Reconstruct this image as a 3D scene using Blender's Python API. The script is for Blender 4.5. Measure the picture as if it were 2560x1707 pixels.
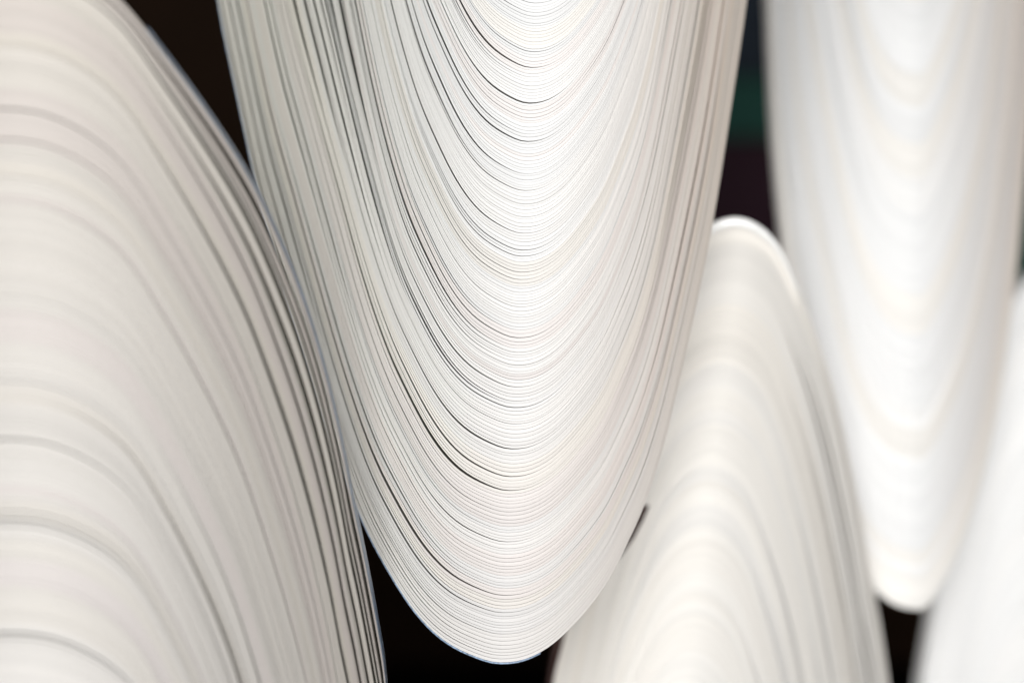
import bpy, math, random
import numpy as np

S = bpy.context.scene
COL = S.collection
for o in list(bpy.data.objects):
    bpy.data.objects.remove(o)

# ------------------------------------------------------------------ camera
LENS, SENS = 85.0, 36.0
W = SENS / LENS                       # frame width per metre of distance
FOCUS = 1.2
cam_d = bpy.data.cameras.new('camera')
cam = bpy.data.objects.new('camera', cam_d)
COL.objects.link(cam)
cam.location = (0, 0, 0)
cam.rotation_euler = (math.radians(90), 0, 0)
cam_d.lens = LENS
cam_d.sensor_width = SENS
cam_d.clip_start = 0.01
cam_d.clip_end = 50
cam_d.dof.use_dof = True
cam_d.dof.focus_distance = FOCUS
cam_d.dof.aperture_fstop = 2.6
S.camera = cam

# ------------------------------------------------------------------ world, lamps, exposure
world = bpy.data.worlds.new('World')
S.world = world
world.use_nodes = True
bg = world.node_tree.nodes['Background']
bg.inputs[0].default_value = (0.93, 0.96, 1.0, 1)
bg.inputs[1].default_value = 0.06
S.view_settings.view_transform = 'Standard'
S.view_settings.look = 'None'
S.view_settings.exposure = 0
S.view_settings.gamma = 1

def area(name, loc, target, size, power, col, spread=180):
    d = bpy.data.lights.new(name, 'AREA')
    d.shape = 'RECTANGLE'
    d.size, d.size_y = size
    d.energy = power
    d.color = col
    d.spread = math.radians(spread)
    o = bpy.data.objects.new(name, d)
    COL.objects.link(o)
    o.location = loc
    import mathutils
    v = mathutils.Vector(target) - mathutils.Vector(loc)
    o.rotation_euler = v.to_track_quat('-Z', 'Y').to_euler()
    return o


area('key_lamp', (0.05, -1.30, 0.32), (0.10, 1.25, 0.0), (1.4, 1.0), 88.0, (1.0, 0.995, 0.98))
area('right_lamp', (0.90, -1.00, 0.10), (0.10, 1.40, 0.0), (0.8, 0.7), 6.0, (1.0, 0.98, 0.95))
area('inner_fill', (-0.70, 1.38, 0.05), (0.20, 1.48, -0.15), (0.2, 0.4), 0.6, (1.0, 0.97, 0.93), 60)  # unseen fill, added to lift the left sides of the right-hand stacks
area('upper_fill', (0.30, 0.90, 0.55), (0.63, 1.76, -0.17), (0.15, 0.15), 0.5, (1.0, 0.99, 0.98), 18)  # unseen narrow fill, added to brighten the arch at the right border
area('low_fill', (0.70, 0.20, -0.33), (0.20, 1.40, -0.1), (0.3, 0.1), 0.2, (1.0, 0.99, 0.98), 40)  # unseen low fill, added to brighten the arch right of the centre

# ------------------------------------------------------------------ materials
def mat_paper(name='white_paper', trans=0.12):
    m = bpy.data.materials.new(name)
    m.use_nodes = True
    nt = m.node_tree
    b = nt.nodes['Principled BSDF']
    out = nt.nodes['Material Output']
    att = nt.nodes.new('ShaderNodeAttribute')
    att.attribute_name = 'tint'
    tc = nt.nodes.new('ShaderNodeTexCoord')
    n = nt.nodes.new('ShaderNodeTexNoise')
    n.inputs['Scale'].default_value = 900
    n.inputs['Detail'].default_value = 3
    nt.links.new(tc.outputs['Object'], n.inputs['Vector'])
    mr = nt.nodes.new('ShaderNodeMapRange')
    mr.inputs['From Min'].default_value = 0.25
    mr.inputs['From Max'].default_value = 0.75
    mr.inputs['To Min'].default_value = 0.975
    mr.inputs['To Max'].default_value = 1.01
    nt.links.new(n.outputs['Fac'], mr.inputs['Value'])
    mul = nt.nodes.new('ShaderNodeVectorMath')
    mul.operation = 'SCALE'
    nt.links.new(att.outputs['Color'], mul.inputs[0])
    nt.links.new(mr.outputs['Result'], mul.inputs['Scale'])
    nt.links.new(mul.outputs['Vector'], b.inputs['Base Color'])
    b.inputs['Roughness'].default_value = 0.55
    b.inputs['Specular IOR Level'].default_value = 0.25
    tr = nt.nodes.new('ShaderNodeBsdfTranslucent')
    nt.links.new(mul.outputs['Vector'], tr.inputs['Color'])
    mix = nt.nodes.new('ShaderNodeMixShader')
    mix.inputs[0].default_value = trans
    nt.links.new(b.outputs[0], mix.inputs[1])
    nt.links.new(tr.outputs[0], mix.inputs[2])
    nt.links.new(mix.outputs[0], out.inputs['Surface'])
    return m

def mat_plain(name, col, rough=0.6, spec=0.3, var=0.25, scale=6.0, coat=0.0):
    m = bpy.data.materials.new(name)
    m.use_nodes = True
    nt = m.node_tree
    b = nt.nodes['Principled BSDF']
    tc = nt.nodes.new('ShaderNodeTexCoord')
    n = nt.nodes.new('ShaderNodeTexNoise')
    n.inputs['Scale'].default_value = scale
    n.inputs['Detail'].default_value = 4
    nt.links.new(tc.outputs['Object'], n.inputs['Vector'])
    mr = nt.nodes.new('ShaderNodeMapRange')
    mr.inputs['From Min'].default_value = 0.3
    mr.inputs['From Max'].default_value = 0.7
    mr.inputs['To Min'].default_value = 1 - var
    mr.inputs['To Max'].default_value = 1 + var
    nt.links.new(n.outputs['Fac'], mr.inputs['Value'])
    mul = nt.nodes.new('ShaderNodeVectorMath')
    mul.operation = 'SCALE'
    mul.inputs[0].default_value = col
    nt.links.new(mr.outputs['Result'], mul.inputs['Scale'])
    nt.links.new(mul.outputs['Vector'], b.inputs['Base Color'])
    b.inputs['Roughness'].default_value = rough
    b.inputs['Specular IOR Level'].default_value = spec
    b.inputs['Coat Weight'].default_value = coat
    return m

PAPER = mat_paper()
M_WALL = mat_plain('dark_brown_wall', (0.018, 0.0085, 0.0040), 0.8, 0.1)
M_FLOOR = mat_plain('black_floor', (0.0015, 0.0012, 0.0010), 0.8, 0.05)
M_GREEN = mat_plain('dark_green_board', (0.024, 0.085, 0.068), 0.7, 0.1)
M_SLATE = mat_plain('dark_slate_board', (0.024, 0.032, 0.046), 0.7, 0.1)
M_MAROON = mat_plain('dark_maroon_board', (0.040, 0.018, 0.028), 0.7, 0.1)
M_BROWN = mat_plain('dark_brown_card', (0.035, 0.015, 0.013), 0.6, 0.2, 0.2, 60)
M_FILM = mat_plain('pale_blue_film', (0.22, 0.30, 0.42), 0.3, 0.5, 0.5, 700)
M_GLOSS = mat_plain('glossy_white_film', (0.92, 0.92, 0.91), 0.18, 0.8, 0.06, 200, 0.6)

# ------------------------------------------------------------------ helpers
def world_pt(px, py, Y):
    """photograph position (2560 wide) at distance Y -> metres"""
    return np.stack([(px - 1280) / 2560 * W * Y, Y, (853.5 - py) / 2560 * W * Y], -1)

def link_mesh(name, verts, faces, mat, parent=None, tint=None):
    me = bpy.data.meshes.new(name)
    me.from_pydata([tuple(v) for v in verts], [], faces)
    if tint is not None:
        a = me.color_attributes.new('tint', 'FLOAT_COLOR', 'POINT')
        a.data.foreach_set('color', np.asarray(tint, dtype=np.float32).ravel())
    me.materials.append(mat)
    me.update()
    o = bpy.data.objects.new(name, me)
    COL.objects.link(o)
    if parent is not None:
        o.parent = parent
    return o

def box(name, x0, x1, y0, y1, z0, z1, mat, parent=None):
    v = [(x, y, z) for x in (x0, x1) for y in (y0, y1) for z in (z0, z1)]
    f = [(0, 1, 3, 2), (4, 6, 7, 5), (0, 4, 5, 1), (2, 3, 7, 6), (0, 2, 6, 4), (1, 5, 7, 3)]
    return link_mesh(name, v, f, mat, parent)

def smooth_curve(pts, n):
    """Catmull-Rom through pts, resampled evenly by arc length"""
    p = np.array(pts, float)
    p = np.vstack([2 * p[0] - p[1], p, 2 * p[-1] - p[-2]])
    out = []
    for i in range(1, len(p) - 2):
        for t in np.linspace(0, 1, 16, endpoint=False):
            a, b, c, d = p[i - 1], p[i], p[i + 1], p[i + 2]
            out.append(0.5 * ((2 * b) + (-a + c) * t + (2 * a - 5 * b + 4 * c - d) * t * t + (-a + 3 * b - 3 * c + d) * t ** 3))
    out.append(p[-2])
    q = np.array(out)
    for _ in range(12):
        q[1:-1] = 0.25 * q[:-2] + 0.5 * q[1:-1] + 0.25 * q[2:]
    s = np.r_[0, np.cumsum(np.hypot(*np.diff(q, axis=0).T))]
    t = np.linspace(0, s[-1], n)
    return np.stack([np.interp(t, s, q[:, 0]), np.interp(t, s, q[:, 1])], -1)

def snoise(rng, n, knots):
    """smooth 1-D noise in -1..1"""
    k = np.array([rng.uniform(-1, 1) for _ in range(knots)])
    x = np.linspace(0, knots - 1, n)
    i = np.minimum(x.astype(int), knots - 2)
    f = x - i
    f = f * f * (3 - 2 * f)
    return k[i] * (1 - f) + k[i + 1] * f

def build_stack(name, label, seed, left, right, a0, a1, up, wfun, xfun, depth,
                pitch, gaps, tints, D, jit, edge=(1, 1, 1), open_len=(0.2, 0.4), squeeze=0.0, slit_shade=None, spill_ends=((1, 1, 1), (1, 1, 1)), group='curved stacks of white paper', n=120):
    """A stack of nested bent sheets. left/right: outer sheet measured from its turning point (dx, |dy|).
    a = picture height of a sheet's turning point, a1 the outermost; up=+1 for a U, -1 for an arch."""
    rng = random.Random(seed)
    half_l = np.array(left)[::-1]
    pts = np.vstack([half_l, np.array(right)[1:]])
    cur = smooth_curve(pts, n)
    dx, dy = cur[:, 0], cur[:, 1]
    ia = int(np.argmin(dy))
    # signed parameter, -1 left end, 0 turning point, 1 right end
    u = np.where(np.arange(n) < ia, (np.arange(n) - ia) / ia, (np.arange(n) - ia) / (n - 1 - ia))
    # sheet thicknesses and gaps, accumulated per sample
    T, G = [], []
    span = abs(a1 - a0)
    tot = 0
    while tot < span:
        th = rng.uniform(*pitch)
        g = th * (0.02 + 0.04 * (1 + snoise(rng, n, 6)) + 0.20 * np.clip(0.15 - u * 2.5, 0, 1) * (1 if up > 0 else 0))
        for gp in gaps:
            prob, lo, hi, c0, c1, w0, w1 = gp[:7]
            f0, f1 = gp[7:9] if len(gp) > 7 else (0, 1)
            if rng.random() < prob and f0 <= tot / span <= f1:
                # a gap that opens between two places along the sheet and closes towards both
                s0, s1 = rng.uniform(c0, c1), rng.uniform(w0, w1)
                e0, e1 = rng.uniform(*open_len), rng.uniform(0.12, 0.25)
                win = np.clip((u - s0) / e0, 0, 1) * np.clip((s1 - u) / e1, 0, 1)
                win = win * win * (3 - 2 * win)
                g = g + rng.uniform(lo, hi) * win * (1 + 0.4 * snoise(rng, n, 7))
        T.append(th)
        G.append(g)
        tot += th + g.mean()
    N = len(T)
    Ta = np.array(T)[:, None] * np.ones((1, n))
    Ga = np.array(G)
    cum = np.cumsum(Ta + Ga, 0)
    total = cum[-1]
    hi = cum - Ga                 # outer face of each sheet
    lo = hi - Ta                  # inner face
    hi = a0 + (a1 - a0) * hi / total
    lo = a0 + (a1 - a0) * lo / total
    # make the very last sheet end exactly on the outline
    hi[-1] = a1
    # empty at the base of the stack
    ctr = world_pt(np.array(xfun(a1)), np.array(a1), np.array(depth(0.0, a1)))
    root = bpy.data.objects.new(name, None)
    COL.objects.link(root)
    root.empty_display_size = 0.03
    root.location = tuple(ctr)
    root['label'] = label
    root['category'] = 'paper stack'
    root['group'] = group

    band = 0
    tint = np.array(tints[0])
    jb = 0
    sheets = []
    for k in range(N):
        if band <= 0:
            band = rng.randint(2, 9)
            tint = np.array(tints[rng.randrange(len(tints))]) * rng.uniform(0.975, 1.015)
            jb = rng.uniform(-1, 1) * jit * 1.6
        band -= 1
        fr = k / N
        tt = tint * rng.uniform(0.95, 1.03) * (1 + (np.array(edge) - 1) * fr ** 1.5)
        j = jb + rng.uniform(-1, 1) * jit
        jn = snoise(rng, n, 7) * jit * 0.7
        rows = []
        for frac, dd in ((1, D), (1, 0.0), (0.5, -0.00012), (0, 0.0), (0, D)):
            a = lo[k] + (hi[k] - lo[k]) * frac
            sq = np.clip((dy - 60) / 900, 0, 1)
            wv = wfun(a) * (1 - squeeze * np.abs(a1 - a) / span * sq * (2 - sq))
            px = xfun(a) + dx * wv
            py = a - up * dy
            Y = depth(dx * wv, a) + j + jn + dd
            # the sheets run straight back, parallel to each other
            P = world_pt(px, py, Y - dd)
            P[:, 1] += dd
            rows.append(P)
        V = np.stack(rows, 1).reshape(-1, 3) - ctr
        F = []
        for i in range(n - 1):
            for q in range(4):
                F.append((i * 5 + q, i * 5 + q + 1, (i + 1) * 5 + q + 1, (i + 1) * 5 + q))
            F.append((i * 5 + 4, i * 5, (i + 1) * 5, (i + 1) * 5 + 4))
        F.append((0, 4, 3, 2, 1))
        F.append(tuple((n - 1) * 5 + q for q in (0, 1, 2, 3, 4)))
        c = np.ones((n, 5, 4))
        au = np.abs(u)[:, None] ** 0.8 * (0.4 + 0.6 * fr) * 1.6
        e = np.where(u[:, None] < 0, np.array(spill_ends[0]), np.array(spill_ends[1]))  # coloured light from the surroundings, painted into the paper towards each end
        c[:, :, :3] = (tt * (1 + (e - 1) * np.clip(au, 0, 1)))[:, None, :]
        if slit_shade is not None:      # slit shade and warm bounce painted in, back edges tinted, front edges not
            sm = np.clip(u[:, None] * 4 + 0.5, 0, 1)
            dcol = np.array(slit_shade[0]) * (1 - sm) + np.array(slit_shade[1]) * sm
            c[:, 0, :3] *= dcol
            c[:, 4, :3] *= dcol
        c = c.reshape(-1, 4)
        am = (lo[k] + hi[k]).mean() / 2
        pyy = am - up * dy
        pxx = xfun(am) + dx * wfun(am)
        vis = ((pyy > 0) & (pyy < 1707) & (pxx > 0) & (pxx < 2560)).sum() * abs(hi[k] - lo[k]).mean()
        sheets.append((vis, k, V, F, c))
    order = sorted(sheets, key=lambda s: -s[0])
    keep = set(s[1] for s in order[:99])
    restV, restF, restC, off = [], [], [], 0
    for vis, k, V, F, c in sheets:
        if k in keep:
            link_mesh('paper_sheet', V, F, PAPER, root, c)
        else:
            restV.append(V)
            restC.append(c)
            restF += [tuple(i + off for i in f) for f in F]
            off += len(V)
    if restV:
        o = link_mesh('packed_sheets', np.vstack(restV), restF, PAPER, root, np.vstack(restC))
        o['kind'] = 'stuff'
    print(name, 'sheets', N)
    return root, dict(dx=dx, dy=dy, u=u, n=n, up=up, wfun=wfun, xfun=xfun, depth=depth, ctr=ctr, D=D)

def extra_sheet(root, g, name, a_in, a_out, mat, D, dY=0.0, u0=-1.0, u1=1.0, label=None, taper=False):
    """one more sheet wrapped outside a stack"""
    sel = np.where((g['u'] >= u0) & (g['u'] <= u1))[0]
    dx, dy = g['dx'][sel], g['dy'][sel]
    m = len(sel)
    f = np.sin(np.linspace(0, math.pi, m)) ** 0.6 if taper else np.ones(m)
    rows = []
    for fr, dd in ((1, D), (1, 0.0), (0.5, -0.0004), (0, 0.0), (0, D)):
        a = a_in + (a_out - a_in) * fr * f
        wv = g['wfun'](a)
        Y = g['depth'](dx * wv, a) + dY
        P = world_pt(g['xfun'](a) + dx * wv, a - g['up'] * dy, Y)
        P[:, 1] += dd
        rows.append(P)
    V = np.stack(rows, 1).reshape(-1, 3) - g['ctr']
    F = []
    for i in range(m - 1):
        for q in range(4):
            F.append((i * 5 + q, i * 5 + q + 1, (i + 1) * 5 + q + 1, (i + 1) * 5 + q))
        F.append((i * 5 + 4, i * 5, (i + 1) * 5, (i + 1) * 5 + 4))
    F.append((0, 4, 3, 2, 1))
    F.append(tuple((m - 1) * 5 + q for q in (0, 1, 2, 3, 4)))
    o = link_mesh(name, V, F, mat, root)
    for p in o.data.polygons:
        p.use_smooth = True
    if label:
        o['label'] = label
    return o

# ------------------------------------------------------------------ setting
WY = 3.0
def wx(px, Y=WY): return (px - 1280) / 2560 * W * Y
def wz(py, Y=WY): return (853.5 - py) / 2560 * W * Y
zf = wz(1655)
o = box('wall', -2.5, 2.5, WY, WY + 0.1, zf, 2.0, M_WALL); o['kind'] = 'structure'
o = box('floor', -2.5, 2.5, 0.4, WY + 0.1, zf - 0.1, zf - 0.003, M_FLOOR); o['kind'] = 'structure'

def board(name, label, cat, x0, x1, y0, y1, mat):
    o = box(name, 0, wx(x1) - wx(x0), -0.02, 0, 0, wz(y0) - wz(y1), mat)
    o.location = (wx(x0), WY - 0.002, wz(y1))
    o['label'] = label
    o['category'] = cat
    return o
board('wall_board', 'dark slate board on the far wall, seen at the top of the narrow gap', 'board', 1700, 2320, -300, 190, M_SLATE)
board('wall_board', 'dim green board on the far wall, blurred in the narrow gap', 'board', 1700, 2320, 200, 345, M_GREEN)
board('wall_board', 'dark maroon board low on the far wall, above the small arch', 'board', 1700, 2320, 355, 900, M_MAROON)
board('wall_board', 'dim green board on the far wall at the right edge of the photo', 'board', 2460, 2900, 400, 760, M_GREEN)

# ------------------------------------------------------------------ the stacks
WHITE = (0.85, 0.845, 0.84)
COOL = (0.83, 0.832, 0.835)
CREAM = (0.84, 0.82, 0.79)
PINK = (0.83, 0.80, 0.79)
GREY = (0.72, 0.725, 0.71)
GREEN = (0.70, 0.715, 0.665)

# centre U
def w_c(a): return 0.77 + 0.23 * (np.clip((a - 300) / 1355, 0, 2)) ** 1.5
def x_c(a): return 1342 - 84 * (np.clip(a, -600, 1655) / 1655) ** 1.0
def d_c(dx, a): return 1.20 + np.where(dx < 0, 0.105, 0.125) * (np.abs(dx) / 650) ** 1.8
centre, gc = build_stack(
    'paper_stack', 'sharply focused U-shaped stack of fine white sheets with dark slits, in the middle',
    11,
    [(0, 0), (-61, 12), (-148, 55), (-224, 131), (-300, 251), (-360, 371), (-432, 560), (-505, 790), (-565, 1000), (-616, 1187), (-670, 1437), (-714, 1655), (-765, 2000), (-800, 2300)],
    [(0, 0), (70, 14), (146, 64), (244, 175), (309, 295), (353, 393), (395, 520), (429, 654), (483, 893), (527, 1111), (570, 1383), (610, 1655), (650, 2000), (675, 2300)],
    -420, 1655, 1, w_c, x_c, d_c, (4.5, 8.5),
    [(0.24, 1.5, 4, -0.9, -0.25, -0.05, 0.08), (0.09, 3, 7.5, -1.2, -0.45, -0.03, 0.06), (0.20, 10, 22, -1.5, -0.9, -0.4, -0.10, 0.60, 1), (0.04, 6, 13, -1.4, -0.6, -0.4, -0.12, 0.2, 0.6), (0.10, 2, 6, 0.03, 0.15, 0.5, 1.2), (0.05, 6, 14, 0.10, 0.25, 0.7, 1.3)],
    [WHITE, WHITE, WHITE, COOL, CREAM, PINK], 0.03, 0.0003, edge=(0.80, 0.78, 0.77), slit_shade=((0.45, 0.5, 0.42), (0.92, 0.74, 0.56)), spill_ends=((0.92, 0.93, 0.86), (1.05, 0.975, 0.89)), n=240)
extra_sheet(centre, gc, 'outer_film', 1656.0, 1660.0, M_FILM, 0.03, u0=-1, u1=0.05, label='thin blue-grey outermost film on the left side')

# big arch at the left, nearer than the focus
def w_l(a): return 1.0 + 0.06 * np.clip((a + 130) / 1200, 0, 1.2)
def x_l(a): return 0 + 20 * np.clip((a + 130) / 1300, 0, 1.4)
def d_l(dx, a): return 1.03 + 0.14 * (np.abs(dx) / 930) ** 1.9
Lr = [(0, 0), (100, 12), (200, 55), (300, 130), (400, 255), (490, 376), (577, 504), (653, 638), (740, 837), (800, 1022), (848, 1218), (880, 1382), (908, 1512), (945, 1708), (964, 1837), (990, 2150), (1005, 2400)]
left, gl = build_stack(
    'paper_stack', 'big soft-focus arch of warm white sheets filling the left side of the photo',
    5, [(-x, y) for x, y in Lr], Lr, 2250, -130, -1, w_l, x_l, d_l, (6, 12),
    [(0.05, 2, 4, -1.8, -1.5, 1.4, 1.8), (0.22, 2, 7, -0.1, 0.1, 1.0, 1.6), (0.22, 22, 48, 0.0, 0.1, 1.1, 1.5, 0.86, 0.985), (0.06, 8, 18, 0.0, 0.1, 1.1, 1.5, 0.3, 0.86)],
    [(0.655, 0.635, 0.615), (0.65, 0.625, 0.595), (0.66, 0.64, 0.62), (0.64, 0.605, 0.595)], 0.015, 0.0004, edge=(0.89, 0.86, 0.81), slit_shade=((0.5, 0.55, 0.48), (0.5, 0.55, 0.48)), open_len=(0.4, 0.6), squeeze=0.36, n=260)
extra_sheet(left, gl, 'outer_film', -138.0, -142.0, M_FILM, 0.015, u0=0.15, u1=1, label='thin blue-grey outermost film on the right flank')

# smaller arch right of the centre
def w_r(a): return 0.78 + 0.22 * np.clip((1800 - a) / 1256, 0, 1.3)
def x_r(a): return 1839 - 86 * np.clip((a - 544) / 825, 0, 1.6)
def d_r(dx, a): return 1.37 + np.where(dx < 0, 0.03, 0.12) * (np.abs(dx) / 400) ** 1.8
right, gr = build_stack(
    'paper_stack', 'cream white arch of sheets with a shiny rim, between the two U-shaped stacks',
    23,
    [(0, 0), (-70, 25), (-135, 95), (-200, 220), (-245, 330), (-290, 470), (-330, 620), (-375, 800), (-429, 1046), (-457, 1163), (-490, 1400), (-510, 1600)],
    [(0, 0), (66, 22), (120, 82), (174, 207), (207, 294), (251, 436), (283, 577), (316, 740), (338, 882), (360, 980), (387, 1163), (412, 1400), (428, 1600)],
    2050, 552, -1, w_r, x_r, d_r, (6, 10),
    [(0.12, 5, 11, 0.02, 0.25, 0.6, 1.4), (0.08, 12, 26, 0.0, 0.2, 0.9, 1.4, 0.75, 0.98)],
    [(0.82, 0.80, 0.77), (0.81, 0.785, 0.75), (0.80, 0.785, 0.765)], 0.03, 0.0003, edge=(0.94, 0.925, 0.90), n=200)
extra_sheet(right, gr, 'rim_sheet', 566.0, 540.0, M_GLOSS, 0.03, -0.004, u0=-0.30, u1=0.17, label='shiny white rim over the crest', taper=True)
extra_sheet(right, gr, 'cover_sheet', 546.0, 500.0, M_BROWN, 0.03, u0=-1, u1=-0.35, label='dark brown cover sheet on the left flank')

# U at the upper right
def w_u(a): return 0.78 + 0.22 * np.clip((a - 200) / 1322, 0, 1.2) ** 1.3
def x_u(a): return 2290 - 5 * np.clip(a / 1522, -1, 1)
def d_u(dx, a): return 1.50 + np.where(dx < 0, 0.055, 0.10) * (np.abs(dx) / 350) ** 1.8
upper, gu = build_stack(
    'paper_stack', 'bright blurred U-shaped stack of white sheets hanging at the upper right',
    31,
    [(0, 0), (-50, 12), (-103, 55), (-150, 135), (-195, 270), (-240, 450), (-285, 660), (-322, 899), (-350, 1199), (-365, 1525), (-380, 1900), (-390, 2150)],
    [(0, 0), (33, 8), (88, 100), (142, 230), (200, 460), (240, 720), (262, 900), (290, 1225), (309, 1525), (326, 1900), (328, 2150)],
    -500, 1522, 1, w_u, x_u, d_u, (8, 13),
    [(0.10, 5, 14, 0.02, 0.3, 0.5, 1.3), (0.10, 5, 12, -1.2, -0.5, -0.3, -0.05)],
    [WHITE, COOL, CREAM], 0.03, 0.0006, spill_ends=((1, 1, 1), (0.98, 0.90, 0.84)), n=200)

# arch at the right border
def w_f(a): return 0.78 + 0.22 * np.clip((1800 - a) / 1150, 0, 1.3)
def x_f(a): return 2650 - 60 * np.clip((a - 650) / 825, 0, 1.6)
def d_f(dx, a): return 1.65 + 0.02 * (np.abs(dx) / 350) ** 1.8
Fl = [(0, 0), (-56, 22), (-108, 90), (-160, 215), (-196, 325), (-232, 465), (-264, 610), (-300, 790), (-341, 1030), (-352, 1110), (-370, 1300), (-390, 1600)]
far, gf = build_stack(
    'paper_stack', 'glowing white arch of sheets cut off by the right border of the photo',
    47, Fl, [(-x, y) for x, y in Fl], 2000, 650, -1, w_f, x_f, d_f, (9, 13),
    [(0.05, 4, 12, -0.8, 0.8, 0.25, 0.5)],
    [(0.89, 0.885, 0.88), (0.88, 0.88, 0.88)], 0.03, 0.0004, n=200)

# added dark brown pieces standing in for the dark gaps between the stacks
def infill(root, g, pts, Y, label):
    p = [np.array(world_pt(np.array(float(x)), np.array(float(y)), np.array(Y))) for x, y in pts]
    q = [v + np.array([0, 0.004, 0]) for v in p]
    V = np.array(p + q) - g['ctr']
    m = len(p)
    F = [tuple(range(m)), tuple(reversed(range(m, 2 * m)))] + [(i, i + m, (i + 1) % m + m, (i + 1) % m) for i in range(m)]
    o = link_mesh('gap_infill', V, F, M_BROWN, root)
    o['label'] = label
infill(right, gr, [(1570, 1262), (1624, 1263), (1608, 1300), (1584, 1346), (1550, 1392), (1510, 1392)], 1.350, 'small dark brown tab with a flat top standing in for the dark gap at the left flank')
infill(far, gf, [(2405, 1285), (2429, 1286), (2418, 1322), (2398, 1370), (2375, 1370)], 1.70, 'small brown tab standing in for the dark gap at the left flank')
